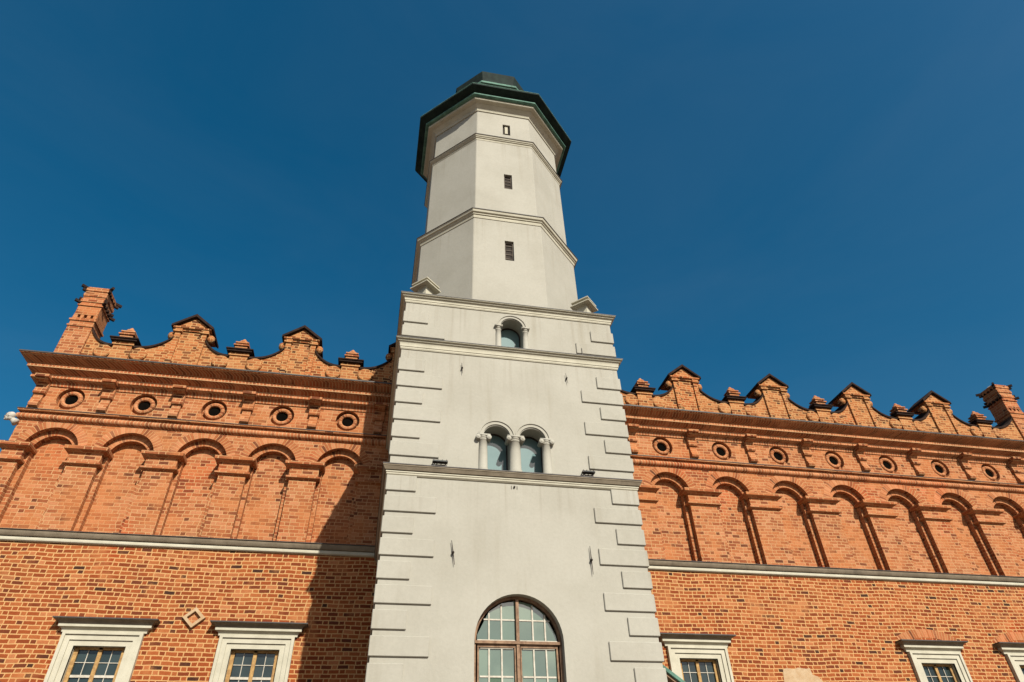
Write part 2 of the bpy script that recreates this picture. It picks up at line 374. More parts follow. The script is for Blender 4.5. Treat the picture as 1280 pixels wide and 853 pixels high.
WIN_H = (1.75, 4.42)
def make_window(parent, x, first):
    if first: return dup(first, parent, (x, 0, 0))
    s = MB()
    # stone surround: three stepped fasciae
    for (i, o, y) in ((0.625, 0.76, -0.05), (0.76, 0.89, -0.085), (0.89, 0.97, -0.125)):
        z0, zt = 1.75, 4.42+(i-0.625); zo = 4.42+(o-0.625)
        if o > 0.96: zo = 4.74
        s.box(-o, -i, y, 0.02, z0, zo); s.box(i, o, y, 0.02, z0, zo); s.box(-i, i, y, 0.02, zt, zo)
    for sx in (-1, 1): s.poly([(sx*0.625, -0.05, 1.75), (sx*0.625, 0.25, 1.75), (sx*0.625, 0.25, 4.42), (sx*0.625, -0.05, 4.42)])
    s.poly([(-0.625, -0.05, 4.42), (0.625, -0.05, 4.42), (0.625, 0.25, 4.42), (-0.625, 0.25, 4.42)])
    w_ = s.build('window', M['trim'], parent, (x, 0, 0), weld=False)
    h = MB(); path = [(-1.03, 0.0), (1.03, 0.0)]
    prof = [(0.04, 4.742), (0.07, 4.742)]+cove(0.07, 4.76, 0.16, 4.86)+[(0.165, 4.86), (0.165, 4.925)]+cove(0.17, 4.93, 0.28, 5.02)+[(0.29, 5.02), (0.29, 5.045), (0.0, 5.07)]
    path = [(-0.96, 0.05), (-0.96, 0.0), (0.96, 0.0), (0.96, 0.05)]
    h.sweep(path, prof); hc = sub(h.build('head_cornice', M['trim'], w_, (x, 0, 0)), w_)
    h = MB(); h.sweep(path, cove(0.175, 4.928, 0.284, 5.018)+[(0.294, 5.018), (0.294, 5.03)]); sub(h.build('weathered_cove', M['stone'], w_, (x, 0, 0)), w_)
    f = MB(); f.sweep(path, [(0.0, 5.095), (0.31, 5.06), (0.31, 5.03), (0.285, 5.03)]); sub(f.build('flashing', M['flash'], w_, (x, 0, 0)), w_)
    a = MB(); yf = 0.10
    for x0, x1 in ((-0.625, -0.52), (0.52, 0.625), (-0.05, 0.05)): a.box(x0, x1, yf, yf+0.09, 1.75, 4.42)
    a.box(-0.52, 0.52, yf, yf+0.09, 4.36, 4.42); a.box(-0.52, 0.52, yf-0.01, yf+0.08, 3.05, 3.14); a.box(-0.52, 0.52, yf, yf+0.09, 1.75, 1.85)
    sub(a.build('sash', M['wood'], w_, (x, 0, 0), bevel=0.008), w_)
    a = MB(); yf = 0.125
    for z in (3.74,): 
        for c in (-0.285, 0.285): a.box(c-0.235, c+0.235, yf-0.01, yf+0.03, z-0.03, z+0.03)
    for z in (2.55, 2.1, 3.43, 4.06): 
        for c in (-0.285, 0.285): a.box(c-0.235, c+0.235, yf, yf+0.02, z-0.008, z+0.008)
    for c in (-0.285, 0.285): a.box(c-0.009, c+0.009, yf+0.003, yf+0.022, 1.85, 4.36)
    sub(a.build('glazing_bar', M['white_paint'], w_, (x, 0, 0)), w_)
    p = MB()
    for i, (x0, x1) in enumerate(((-0.52, -0.285), (-0.285, -0.05), (0.05, 0.285), (0.285, 0.52))):
        for j, (z0, z1) in enumerate(((1.85, 3.05), (3.14, 3.43), (3.43, 3.74), (3.74, 4.06), (4.06, 4.36))):
            u = [(i+0.5, j+0.5)]*4
            p.poly([(x0, 0.15, z0), (x1, 0.15, z0), (x1, 0.15, z1), (x0, 0.15, z1)], u)
    sub(p.build('pane', M['glass_dark'], w_, (x, 0, 0), weld=False), w_)
    return w_

def make_gable(parent, x):
    s = MB()
    s.box(-0.50, 0.50, 0.0, 0.45, 13.1, 14.86)
    for q in (-1, 1):
        a, c = sorted((q*0.34, q*0.53)); s.box(a, c, -0.065, 0.10, 13.1, 14.80)
        a, c = sorted((q*0.30, q*0.60)); s.box(a, c, -0.12, 0.46, 14.80, 14.88)
        a, c = sorted((q*0.32, q*0.57)); s.box(a, c, -0.09, 0.455, 14.88, 14.97)
    s.box(-0.32, 0.32, -0.05, 0.44, 14.88, 14.97)
    s.box(-0.64, 0.64, -0.12, 0.9, 14.97, 15.03)
    s.extr([(-0.60, 15.03), (0.60, 15.03), (0.0, 15.50)], -0.03, 0.9)
    gb = s.build('gable', M['brick_attic'], parent, (x, 0, 0))
    c = MB()
    for q in (-1, 1):
        c.extr([(q*0.71, 14.985), (q*0.71, 15.085), (0.0, 15.64), (0.0, 15.53)] , -0.15, 1.0)
    sub(c.build('gable_roof', M['coping'], gb, (x, 0, 0), weld=False), gb)
    for q in (-1, 1):
        k = MB(); k.lathe((0, 0.12, 0), [(0.02, -0.17), (0.08, -0.15), (0.125, -0.08), (0.14, 0.0), (0.125, 0.08), (0.08, 0.13), (0.01, 0.15)], 14)
        sub(k.build('stone_ball', M['brick_attic'], gb, (x+q*0.655, 0, 14.72), smooth=True), gb)
    return gb

def make_pinnacle(parent, x):
    s = MB()
    s.box(-0.30, 0.30, -0.06, 0.45, 13.1, 14.0); s.box(-0.345, 0.345, -0.10, 0.47, 14.0, 14.06); s.box(-0.32, 0.32, -0.08, 0.46, 14.06, 14.13)
    pn = s.build('pinnacle', M['brick_attic'], parent, (x, 0, 0))
    c = MB(); c.box(-0.42, 0.42, -0.18, 0.54, 14.13, 14.20); c.box(-0.46, 0.46, -0.22, 0.58, 14.2, 14.255); c.box(-0.36, 0.36, -0.12, 0.5, 14.255, 14.31)
    sub(c.build('cap_slab', M['coping'], pn, (x, 0, 0), bevel=0.01), pn)
    f = MB(); y = 0.10
    f.box(-0.21, 0.21, y-0.2, y+0.2, 14.30, 14.42); f.box(-0.26, 0.26, y-0.25, y+0.25, 14.42, 14.47)
    f.box(-0.19, 0.19, y-0.18, y+0.18, 14.47, 14.55); f.box(-0.225, 0.225, y-0.215, y+0.215, 14.55, 14.60)
    f.lathe((0, y, 14.60), [(0.17, 0), (0.19, 0.05), (0.16, 0.11), (0.09, 0.17), (0.06, 0.23), (0.02, 0.27)], 12)
    sub(f.build('finial', M['brick_up'], pn, (x, 0, 0), weld=False), pn)
    return pn

def make_turret(parent, x):
    s = MB(); yb, d = -0.06, 0.80
    def sq(hw, z0, z1, e=0.0): s.box(-hw, hw, yb-e, yb+d+e, z0, z1)
    sq(0.39, 13.1, 14.62); sq(0.42, 14.62, 14.68, 0.03); sq(0.385, 14.68, 14.86); sq(0.43, 14.86, 14.93, 0.04)
    sq(0.39, 14.93, 15.0)
    # pierced course: little piers with dark gaps between them
    for k in range(4):
        px = -0.33+k*0.22; s.box(px-0.055, px+0.055, yb+0.02, yb+d-0.02, 15.0, 15.16)
    for k in range(4):
        py = yb+0.08+k*0.213; s.box(-0.36, -0.25, py-0.055, py+0.055, 15.0, 15.16); s.box(0.25, 0.36, py-0.055, py+0.055, 15.0, 15.16)
    s.box(-0.22, 0.22, yb+0.16, yb+d-0.16, 15.0, 15.16)
    sq(0.375, 15.16, 15.55, -0.01); sq(0.41, 15.55, 15.60, 0.03); 
    z = 15.60
    for i, hw in enumerate((0.36, 0.385, 0.36, 0.385, 0.37, 0.40)):
        sq(hw, z, z+0.13, 0.0 if i % 2 == 0 else 0.03); z += 0.13
    sq(0.36, z, z+0.08, -0.02)
    t = s.build('corner_turret', M['brick_up'], parent, (x, 0, 0), weld=False)
    cy_ = yb+d/2
    for (z, r) in ((15.66, 0.72), (15.80, 0.62), (16.22, 0.66), (16.34, 0.74)):
        for a in (PI/4, 3*PI/4, 5*PI/4, 7*PI/4):
            ca, sa = math.cos(a), math.sin(a); px, py = -sa*0.055, ca*0.055
            b0 = (ca*0.38, cy_+sa*0.38); b1 = (ca*r, cy_+sa*r)
            pts = [(b0[0]+px, b0[1]+py), (b0[0]-px, b0[1]-py), (b1[0]-px*0.7, b1[1]-py*0.7), (b1[0]+px*0.7, b1[1]+py*0.7)]
            k = MB(); k.poly([(p[0], p[1], z) for p in pts]); k.poly([(p[0], p[1], z+0.07+0.03*(i_ > 1)) for i_, p in enumerate(pts)][::-1])
            k.grid([[(p[0], p[1], z) for p in pts], [(p[0], p[1], z+0.07+0.03*(i_ > 1)) for i_, p in enumerate(pts)]], True); k.build('corbel_brick', M['coping'], t, (x, 0, 0))
        # saw-tooth bricks along the faces that look sideways
        if z in (15.66, 16.22):
            for q in range(3):
                yy = yb+0.2+q*0.2
                for sx in (-1, 1):
                    k = MB(); k.box(min(sx*0.36, sx*(r-0.26)), max(sx*0.36, sx*(r-0.26)), yy-0.05, yy+0.05, z, z+0.08); k.build('corbel_brick', M['coping'], t, (x, 0, 0))
    c = MB(); c.lathe((0, cy_, 16.46), [(0.3, 0), (0.3, 0.05), (0.2, 0.12), (0.05, 0.15)], 14)
    sub(c.build('cap', M['stone_white'], t, (x, 0, 0), smooth=False), t)
    return t

def corbel_mesh(parent, x):
    """S-shaped brick bracket under the main cornice"""
    s = MB()
    prof = [(0.02, 12.36), (-0.36, 12.36), (-0.36, 12.25), (-0.30, 12.19), (-0.20, 12.165), (-0.13, 12.15), (-0.12, 12.0), (-0.13, 11.90), (-0.16, 11.84), (-0.14, 11.79), (0.02, 11.78)]
    s.extrx(prof, -0.175, 0.175)
    prof = [(0.02, 11.82), (-0.075, 11.82), (-0.08, 11.68), (-0.10, 11.56), (-0.145, 11.47), (-0.165, 11.40), (-0.14, 11.33), (-0.06, 11.30), (0.02, 11.295)]
    s.extrx(prof, -0.135, 0.135)
    s.box(-0.205, 0.205, -0.42, 0.02, 12.255, 12.345)
    return s.build('corbel', M['brick_up'], parent, (x, 0, 0), weld=False)

def oculus_mesh(parent, x):
    s = MB()
    prof = [(0.315, 0.20), (0.325, 0.16), (0.32, 0.08), (0.295, 0.04), (0.25, 0.025), (0.20, 0.045), (0.19, 0.07), (0.19, 0.40)]
    n = 8
    rings = [[(r*math.cos(2*PI*(k+.5)/32), y, r*math.sin(2*PI*(k+.5)/32)) for k in range(32)] for r, y in prof]
    s.grid(rings, True, False, lambda a, b_: (b_*0.0525, 0.03+a*0.03))
    o = s.build('oculus', M['voussoir'], parent, (x, 0, ZO), smooth=False)
    d = MB(); d.poly([(0.19*math.cos(2*PI*k/24), 0.12, 0.19*math.sin(2*PI*k/24)) for k in range(24)])  # shallow black disc in place of the hole's unlit depth
    sub(d.build('hole_shade_disc', M['dark'], o, (x, 0, ZO)), o)
    return o

def impost_mesh(parent, x, half):
    """capital of a pier: two ledges round a plain block, wrapping into both reveals"""
    s = MB(); e = half+0.02
    path = [(-half, Y2), (-half, 0.0), (half, 0.0), (half, Y2)]
    s.sweep(path, [(-0.02, 9.42), (0.03, 9.445), (0.10, 9.48), (0.10, 9.535), (0.03, 9.55), (0.03, 9.84), (0.185, 9.915), (0.19, 10.02), (-0.08, 10.10)])
    return s.build('impost', M['brick_up'], parent, (x, 0, 0))

def ring_mesh(parent, x):
    s = MB(); n = 26; a0 = math.asin((ZSP-AZC)/AR)
    for (r0, r1, y0, y1) in ((AR, AR+0.25, -0.008, 0.01), (0.578, AR, Y1-0.012, Y1)):
        b0 = math.asin(min(0.99, (ZSP-AZC)/r0))
        rings = []
        for k in range(n+1):
            a = PI-b0-(PI-2*b0)*k/n; c_, s_ = math.cos(a), math.sin(a)
            rings.append([(r0*c_, y1, AZC+r0*s_), (r0*c_, y0, AZC+r0*s_), (r1*c_, y0, AZC+r1*s_), (r1*c_, y1, AZC+r1*s_)])
        rm = (r0+r1)/2
        s.grid(rings, False, False, lambda a, b_: (a*(PI-2*b0)/n*rm, 0.02+0.24*(b_-1)))
    return s.build('arch_ring', M['voussoir'], parent, (x, 0, 0), weld=False)

def carve_holes(xs, which):
    return [which(x) for x in xs]

def wing(name, label, x0, x1, arches, oculi, corbels, gables, pinns, turret, wins, end, split):
    """end=-1: the free end is at x0 (left), end=+1: at x1"""
    T = thing(name, label, 'building', ((x0+x1)/2, 4.0, GZ))
    # lower wall with window openings
    s = MB()
    holes = [[(x-0.63, 1.75), (x+0.63, 1.75), (x+0.63, 4.425), (x-0.63, 4.425)] for x in wins]
    s.plane([(x0, GZ), (x1, GZ), (x1, 7.2), (x0, 7.2)], holes, 0.0)
    xe = x0 if end < 0 else x1
    s.poly([(xe, 0, GZ), (xe, 9, GZ), (xe, 9, 7.2), (xe, 0, 7.2)])
    s.build('lower_wall', M['brick'], T)
    # arcade zone
    s = MB(); zt = 10.98
    s.plane([(x0, 7.2), (x1, 7.2), (x1, zt), (x0, zt)], [arch_pts(x, OPEN, AR, ZS1-0.02, ZSP, AZC) for x in arches], 0.0)
    for x in arches:
        A = arch_pts(x, OPEN, AR, ZS1-0.02, ZSP, AZC); B = arch_pts(x, INN, 0.578, ZS1-0.01, ZSP-0.02, AZC)
        s.reveal(A, 0.0, Y1); s.plane(A, [B], Y1); s.reveal(B, Y1, Y2)
        s.poly([(px, Y2, pz) for px, pz in B])
    s.poly([(xe, 0, 7.2), (xe, 9, 7.2), (xe, 9, 13.1), (xe, 0, 13.1)])
    s.build('arcade_wall', M['brick_up'], T)
    # frieze with oculi
    s = MB()
    s.plane([(x0, zt), (x1, zt), (x1, 13.1), (x0, 13.1)], [circ(x, ZO, 0.40) for x in oculi], 0.0)
    for x in oculi:
        c = circ(x, ZO, 0.40); s.reveal(c, 0.0, 0.20)
        s.plane(c, [circ(x, ZO, 0.30)], 0.20)
    s.build('frieze', M['brick_up'], T)
    # back and roof
    s = MB(); s.poly([(x0, 9, GZ), (x1, 9, GZ), (x1, 9, 13.2), (x0, 9, 13.2)])
    s.build('rear_wall', M['brick'], T)
    s = MB()
    s.poly([(x0, 0.4, 13.2), (x1, 0.4, 13.2), (x1, 4.7, 14.4), (x0, 4.7, 14.4)]); s.poly([(x0, 4.7, 14.4), (x1, 4.7, 14.4), (x1, 9.2, 13.2), (x0, 9.2, 13.2)])
    s.build('roof', M['tile'], T)
    # swept mouldings
    path = [(x0, 9), (x0, 0), (x1, 0)] if end < 0 else [(x0, 0), (x1, 0), (x1, 9)]
    s = MB(); s.sweep(path, [(0.0, ZS0), (0.05, ZS0), (0.08, ZS0+0.025), (0.085, 7.12), (0.08, 7.175), (0.06, 7.185)])
    st = s.build('string_course', [M['trim']], T)
    s = MB(); s.sweep(path, [(0.0, ZS1+0.03), (0.205, 7.352), (0.205, 7.335), (0.17, 7.332)])
    s.build('flashing', M['flash'], st)
    s = MB(); s.sweep(path, [(0.05, 7.188), (0.115, 7.19), (0.135, 7.215), (0.16, 7.26), (0.175, 7.30), (0.178, 7.33)])
    s.build('weathered_fascia', M['stone'], st)
    s = MB()
    tor = [(0.0, 10.86)]+[(0.02+0.10*math.sin(PI*k/8), 10.88+0.20*(1-math.cos(PI*k/8))/2) for k in range(9)]+[(0.03, 11.10)]
    s.sweep(path, tor+[(0.03, 11.14)], cap=True)
    rb = s.build('roll_moulding', M['soldier'], T, smooth=False)
    s = MB(); s.sweep(path, [(0.0, 11.15), (0.13, 11.15), (0.14, 11.185), (0.14, 11.20), (0.0, 11.255)])
    s.build('drip_ledge', M['brick_up'], rb)
    s = MB(); s.sweep(path, [(0.0, 11.275), (0.155, 11.215), (0.155, 11.195), (0.13, 11.19)])
    s.build('flashing', M['flash'], rb)
    s = MB()
    s.sweep(path, [(0.0, 12.14), (0.035, 12.14), (0.045, 12.20), (0.05, 12.27), (0.205, 12.335), (0.22, 12.335), (0.22, 12.415), (0.14, 12.425), (0.14, 12.53), (0.365, 12.63), (0.38, 12.63), (0.38, 12.715), (0.27, 12.73), (0.27, 12.82), (0.615, 12.97), (0.63, 12.97), (0.63, 13.01)])
    co = s.build('main_cornice', M['soldier'], T)
    s = MB(); s.sweep(path, [(0.60, 12.99), (0.655, 12.995), (0.655, 13.04), (-0.3, 13.20)])
    s.build('flashing', M['flash'], co)
    # repeats
    first = None
    for x in arches: first = dup(first, T, (x, 0, 0)) if first else ring_mesh(T, x)
    xs = sorted(arches); pit = xs[1]-xs[0]; ph = (pit-2*OPEN)/2
    first = None
    for k in range(len(xs)-1):
        x = (xs[k]+xs[k+1])/2
        first = dup(first, T, (x, 0, 0)) if first else impost_mesh(T, x, ph)
    # imposts of the end piers
    if end < 0:
        hw = (xs[0]-OPEN-x0)/2; impost_mesh(T, x0+hw, hw)
        hw = (min(-2.9, x1)-(xs[-1]+OPEN))/2; impost_mesh(T, xs[-1]+OPEN+hw, hw)
    else:
        hw = (x1-xs[-1]-OPEN)/2; impost_mesh(T, x1-hw, hw)
        hw = (xs[0]-OPEN-2.9)/2; impost_mesh(T, 2.9+hw, hw)
    first = None
    for x in oculi: first = dup(first, T, (x, 0, ZO)) if first else oculus_mesh(T, x)
    first = None
    for x in corbels: first = dup(first, T, (x, 0, 0)) if first else corbel_mesh(T, x)
    first = None
    for x in gables: first = dup(first, T, (x, 0, 0)) if first else make_gable(T, x)
    first = None
    for x in pinns: first = dup(first, T, (x, 0, 0)) if first else make_pinnacle(T, x)
    if turret is not None: make_turret(T, turret)
    # parapet between them: concave sweeps ending in scroll discs
    marks = sorted([(x, 'g') for x in gables]+[(x, 'p') for x in pinns]+([(turret, 't')] if turret is not None else []))
    for (xa, ka), (xb, kb) in zip(marks, marks[1:]):
        hi, lo, sgn = (xa, xb, 1) if ka in 'gt' else (xb, xa, -1)
        hk = ka if ka in 'gt' else kb
        hx = hi+sgn*(0.50 if hk == 'g' else 0.38); lx = lo-sgn*0.30
        top = []
        for i in range(15):
            t = i/14.0
            top.append((hx+(lx-hx)*t, 13.96+0.62*(1-t)**2.6))
        pa = MB(); pa.extr([(hx, 13.1)]+top+[(lx, 13.1)], 0.02, 0.80)
        par = pa.build('parapet', M['brick_attic'], T, weld=False)
        tp = [(hx, 14.66)]+top[1:]
        c = MB(); up = [(x, z+0.08) for x, z in tp]
        c.extr(tp+up[::-1], -0.04, 1.0); c.build('coping', M['coping'], par)
        c = MB(); c.lathe((0, 0, 0), [(0.06, -0.075), (0.24, -0.07), (0.27, -0.04), (0.27, 0.40)], 22, 'y')
        c.build('scroll_disc', M['brick_attic'], par, (lx-sgn*0.27, 0, 13.70))
    first = None
    for x in wins:
        first = make_window(T, x, first) if first is None else (make_window(T, x, first) and first)
    return T

LW = wing('brick_wing', 'red brick wing left of the cream tower, tower shadow across its right end', -14.38, -0.02,
     [-13.20, -11.03, -8.86, -6.73, -4.58], [-13.26, -11.08, -8.90, -6.73, -4.55], [-14.17, -12.20, -10.06, -7.85, -5.68, -3.5],
     [-10.42, -6.62, -2.75], [-12.42, -8.62, -4.75], -14.0, [-9.87, -6.02], -1, None)
RW = wing('brick_wing', 'long red brick wing right of the cream tower, wholly sunlit, seven arches showing', 0.02, 25.0,
     [4.58, 6.98, 9.37, 11.77, 14.17, 16.57, 18.97, 21.37, 23.77], [4.59, 7.0, 9.41, 11.82, 14.23, 16.64, 19.05, 21.46, 23.8],
     [5.8, 8.2, 10.6, 13.03, 15.45, 17.9, 20.3, 22.7, 24.8], [4.6, 8.52, 12.5, 16.45, 20.45], [2.7, 6.63, 10.58, 14.52, 18.42, 22.4], 24.6, [6.82, 15.2, 18.95], 1, None)

# brick arches (relieving) over the right-hand windows
for x in (15.2, 18.95):
    s = MB(); rings = []
    for k in range(15):
        a = R(116-52*k/14.0); r0, r1 = 2.35, 2.62
        c0 = (x, 2.86)
        rings.append([(c0[0]+r0*math.cos(a), -0.007, c0[1]+r0*math.sin(a)), (c0[0]+r1*math.cos(a), -0.007, c0[1]+r1*math.sin(a))])
    s.grid(rings, False, False, lambda a, b_: (a*0.165, 0.03+b_*0.24))
    s.build('relieving_arch', M['voussoir'], RW)
# stone diamond
s = MB()
def dia(r, y): return [(0, y, r*0.92), (-r, y, 0), (0, y, -r*0.92), (r, y, 0)]
s.grid([dia(0.30, 0.01), dia(0.29, -0.09), dia(0.18, -0.09), dia(0.18, 0.0)], True)
dd = s.build('stone_diamond', M['smear'], LW, (-7.78, 0, 5.18))
s = MB(); s.poly(dia(0.18, -0.004)); s.build('diamond_infill', M['brick_up'], dd, (-7.78, 0, 5.18))
# lime patch on the right wing
s = MB(); pts = [(9.55, 3.2), (9.50, 3.75), (9.58, 4.16), (9.72, 4.2), (9.95, 4.17), (10.1, 4.22), (10.38, 4.19), (10.52, 4.21), (10.55, 4.02), (10.72, 3.98), (10.83, 3.85), (10.86, 3.2)]
s.poly([(x, -0.012, z) for x, z in pts]); s.reveal(pts, -0.012, 0.003); s.build('lime_patch', M['smear'], RW)

# carved stone head on the left corner
s = MB()
cx_, cz_ = -14.72, 10.98
def blob(s, c, r, n=14, m=9, f=None):
    rings = []
    for i in range(m+1):
        th = PI*i/m
        rings.append([(c[0]+r[0]*math.sin(th)*math.cos(2*PI*k/n), c[1]+r[1]*math.sin(th)*math.sin(2*PI*k/n), c[2]+r[2]*math.cos(th)) for k in range(n)])
    s.grid(rings, True, False)
hx, hy, hz = -14.60, -0.16, 10.86
h0 = len(s.v)
blob(s, (hx, hy, hz+0.03), (0.135, 0.115, 0.15))                       # skull
blob(s, (hx-0.05, hy, hz-0.07), (0.085, 0.085, 0.10))                  # jaw
s.grid([[(hx-0.115, hy-0.03, hz+0.05), (hx-0.14, hy, hz+0.05), (hx-0.115, hy+0.03, hz+0.05)], [(hx-0.13, hy-0.045, hz-0.03), (hx-0.205, hy, hz-0.02), (hx-0.13, hy+0.045, hz-0.03)]], True, False, None, True)   # nose
blob(s, (hx-0.10, hy, hz+0.07), (0.045, 0.09, 0.02))                    # brow
blob(s, (hx-0.12, hy, hz-0.065), (0.03, 0.05, 0.014)); blob(s, (hx-0.115, hy, hz-0.09), (0.03, 0.045, 0.015))   # lips
blob(s, (hx-0.105, hy, hz-0.135), (0.04, 0.05, 0.035))                  # chin
blob(s, (hx+0.03, hy-0.115, hz), (0.035, 0.02, 0.05)); blob(s, (hx+0.05, hy, hz+0.03), (0.14, 0.135, 0.15)); blob(s, (hx+0.06, hy, hz-0.07), (0.10, 0.10, 0.10))      # ear, hair
rings = []
for cx, cz, r in ((hx+0.04, hz-0.04, 0.075), (hx+0.10, hz-0.09, 0.08), (hx+0.18, hz-0.15, 0.10), (hx+0.28, hz-0.22, 0.14)):
    rings.append([(cx+0.5*r*math.sin(2*PI*k/14), hy+0.04+r*math.cos(2*PI*k/14), cz+0.9*r*math.sin(2*PI*k/14)) for k in range(14)])
s.grid(rings, True, False, None, True)                                   # neck growing out of the corner
s.v = s.v[:h0]+[((p[0]-hx)*0.82+hx, (p[1]-hy)*0.82+hy, (p[2]-hz)*0.82+hz) for p in s.v[h0:]]
s.build('carved_head', M['stone_white'], LW, smooth=True, weld=False)

# ------------------------------------------------------------------ tower
TW = thing('tower', 'tall cream plastered tower with a square base, octagonal top and copper roof', 'tower', (0, -3, GZ))
F = -6.0
CXW, RW_ = -0.03, 0.935
def arch_hole(cx, half, zb, zs, n=24):
    return [(cx-half, zb), (cx-half, zs)]+[(cx+half*math.cos(PI-PI*k/n), zs+half*math.sin(PI*k/n)) for k in range(1, n)]+[(cx+half, zs), (cx+half, zb)]
big = arch_hole(CXW, RW_, 0.4, 3.34)
tw1 = arch_hole(-0.455, 0.345, 7.10, 8.03); tw2 = arch_hole(0.455, 0.345, 7.10, 8.03)
one = arch_hole(0.015, 0.33, 10.84, 11.62)
s = MB()
s.plane([(-3, GZ), (3, GZ), (3, 12.3), (-3, 12.3)], [big, tw1, tw2, one], F)
s.reveal(big, F, F+0.30); s.reveal(tw1, F, F+0.55); s.reveal(tw2, F, F+0.55); s.reveal(one, F, F+0.55)
for x in (-3, 3): s.poly([(x, F, GZ), (x, 0.02, GZ), (x, 0.02, 12.3), (x, F, 12.3)])
s.poly([(-3, 0.02, GZ), (3, 0.02, GZ), (3, 0.02, 12.3), (-3, 0.02, 12.3)]); s.poly([(-3, F, 12.3), (3, F, 12.3), (3, 0.02, 12.3), (-3, 0.02, 12.3)])
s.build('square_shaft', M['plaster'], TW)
# ledges
sq = [(-3, 0.0), (-3, F), (3, F), (3, 0.0)]
def ledge(zb, zt, q, dirty):
    s = MB()
    h = zt-zb
    if dirty:
        pf = [(0, zb), (0.02, zb), (0.05, zb+0.03), (0.055, zb+0.065), (0.07, zb+0.075), (0.07, zb+0.105), (0.05, zb+0.115)]
        s.sweep(sq, pf); l = s.build('ledge', M['trim'], TW)
        s = MB(); s.sweep(sq, [(0.04, zb+0.118), (0.095, zb+0.12), (0.11, zb+0.15), (q-0.012, zt-0.06), (q, zt-0.05), (q, zt-0.015)]); s.build('weathered_fascia', M['stone'], l)
    else:
        pf = [(0, zb), (0.02, zb), (0.035, zb+0.03), (0.035, zb+0.065), (0.05, zb+0.075)]+cove(0.05, zb+0.08, q*0.62, zt-0.09)+[(q*0.68, zt-0.09), (q*0.68, zt-0.05), (q*0.85, zt-0.045), (q, zt-0.04), (q, zt-0.015)]
        s.sweep(sq, pf); l = s.build('ledge', M['trim'], TW)
    s = MB(); s.sweep(sq, [(q-0.01, zt-0.022), (q+0.012, zt-0.02), (q+0.012, zt), (-0.15, zt+0.05)]); s.build('flashing', M['flash'], l)
ledge(6.82, 7.075, 0.145, True); ledge(10.50, 10.81, 0.16, False); ledge(12.16, 12.42, 0.16, False)
# quoins
def quoin(L, sx, z):
    s = MB(); t = 0.04
    x0, x1 = (-3-t, -3+L) if sx < 0 else (3-L, 3+t)
    s.box(x0, x1, F-t, F+0.001, z, z+0.375)
    # the return on the side wall
    xr0, xr1 = (-3-t, -3+0.001) if sx < 0 else (3-0.001, 3+t)
    s.box(xr0, xr1, F, F+L*0.8, z, z+0.375)
    s.build('quoin', M['plaster'], TW, bevel=0.012)
def span(z0, n, longfirst):
    for k in range(n):
        L = 1.13 if (k % 2 == 0) == longfirst else 0.65
        for sx in (-1, 1): quoin(L, sx, z0+0.494*k+0.0)
span(-0.46, 15, False); span(7.345, 6, True); span(10.95, 2, True)
for o in [o for o in bpy.data.objects if o.name.startswith('quoin')]: pass
# archivolts and columns of the pair of windows and of the single one
def archivolt(cx, r0, r1, zs, parent):
    s = MB(); rings = []
    for k in range(25):
        a = PI-PI*k/24; c_, s_ = math.cos(a), math.sin(a)
        rings.append([(cx+r*c_, y, zs+r*s_) for r, y in ((r0, F+0.02), (r0, F-0.03), (r1-0.035, F-0.03), (r1-0.03, F-0.055), (r1, F-0.055), (r1, F+0.01))])
    s.grid(rings, False, False); return s.build('archivolt', M['plaster'], parent)
def pane_arch(cx, half, zb, zs, y, mat, parent, name='pane'):
    s = MB(); s.poly([(x, y, z) for x, z in arch_hole(cx, half, zb, zs)], [(0.5, 0.5)]*len(arch_hole(cx, half, zb, zs)))
    return s.build(name, mat, parent)
def column(x, z0, z1, r, parent, ionic=True):
    s = MB(); y = F+0.02
    s.lathe((x, y, z0), [(r*1.25, 0), (r*1.25, 0.04), (r*1.12, 0.06), (r*1.18, 0.085), (r, 0.11), (r*0.97, (z1-z0)*0.6), (r*0.9, z1-z0-0.14), (r*1.04, z1-z0-0.13), (r*1.04, z1-z0-0.105), (r*0.95, z1-z0-0.09)], 20)
    if ionic:
        s.lathe((x, y, z1-0.10), [(r*0.95, 0), (r*1.1, 0.05), (r*1.1, 0.07)], 18)
        s.box(x-r*1.45, x+r*1.45, y-r*1.1, y+r, z1-0.035, z1+0.012)
        for q in (-1, 1):
            s.lathe((x+q*r*1.18, y, z1-0.075), [(0.012, -r*1.28), (0.022, -r*1.24), (0.026, -r*1.2), (0.045, -r*1.18), (0.062, -r*1.12), (0.062, r*0.9)], 16, 'y')
    else:
        s.box(x-r*1.35, x+r*1.35, y-r*1.35, y+r, z1-0.03, z1+0.015); s.lathe((x, y, z1-0.085), [(r*0.95, 0), (r*1.25, 0.055)], 18)
    o = s.build('column', M['plaster'], parent, smooth=False, weld=False)
    me = o.data
    for p in me.polygons: p.use_smooth = len(p.vertices) == 4
    return o
s = MB()
for q in (-0.455, 0.455):
    A = arch_hole(q, 0.345, 7.10, 8.03); B = arch_hole(q, 0.31, 7.135, 8.03)
    s.plane(A, [B], F+0.40); s.reveal(B, F+0.40, F+0.46)
tw = s.build('twin_window', M['iron'], TW)
for q in (-0.455, 0.455):
    pane_arch(q, 0.33, 7.11, 8.03, F+0.43, M['glass_pale'], tw); archivolt(q, 0.345, 0.455, 8.06, tw)
for x in (-0.80, 0.0, 0.80): column(x, 7.06, 8.055, 0.115 if x else 0.145, tw)
s = MB(); A = arch_hole(0.015, 0.33, 10.84, 11.62); B = arch_hole(0.015, 0.295, 10.875, 11.62)
s.plane(A, [B], F+0.40); s.reveal(B, F+0.40, F+0.46)
uw = s.build('arched_window', M['iron'], TW)
pane_arch(0.015, 0.31, 10.85, 11.62, F+0.43, M['glass_pale'], uw); archivolt(0.015, 0.33, 0.43, 11.645, uw)
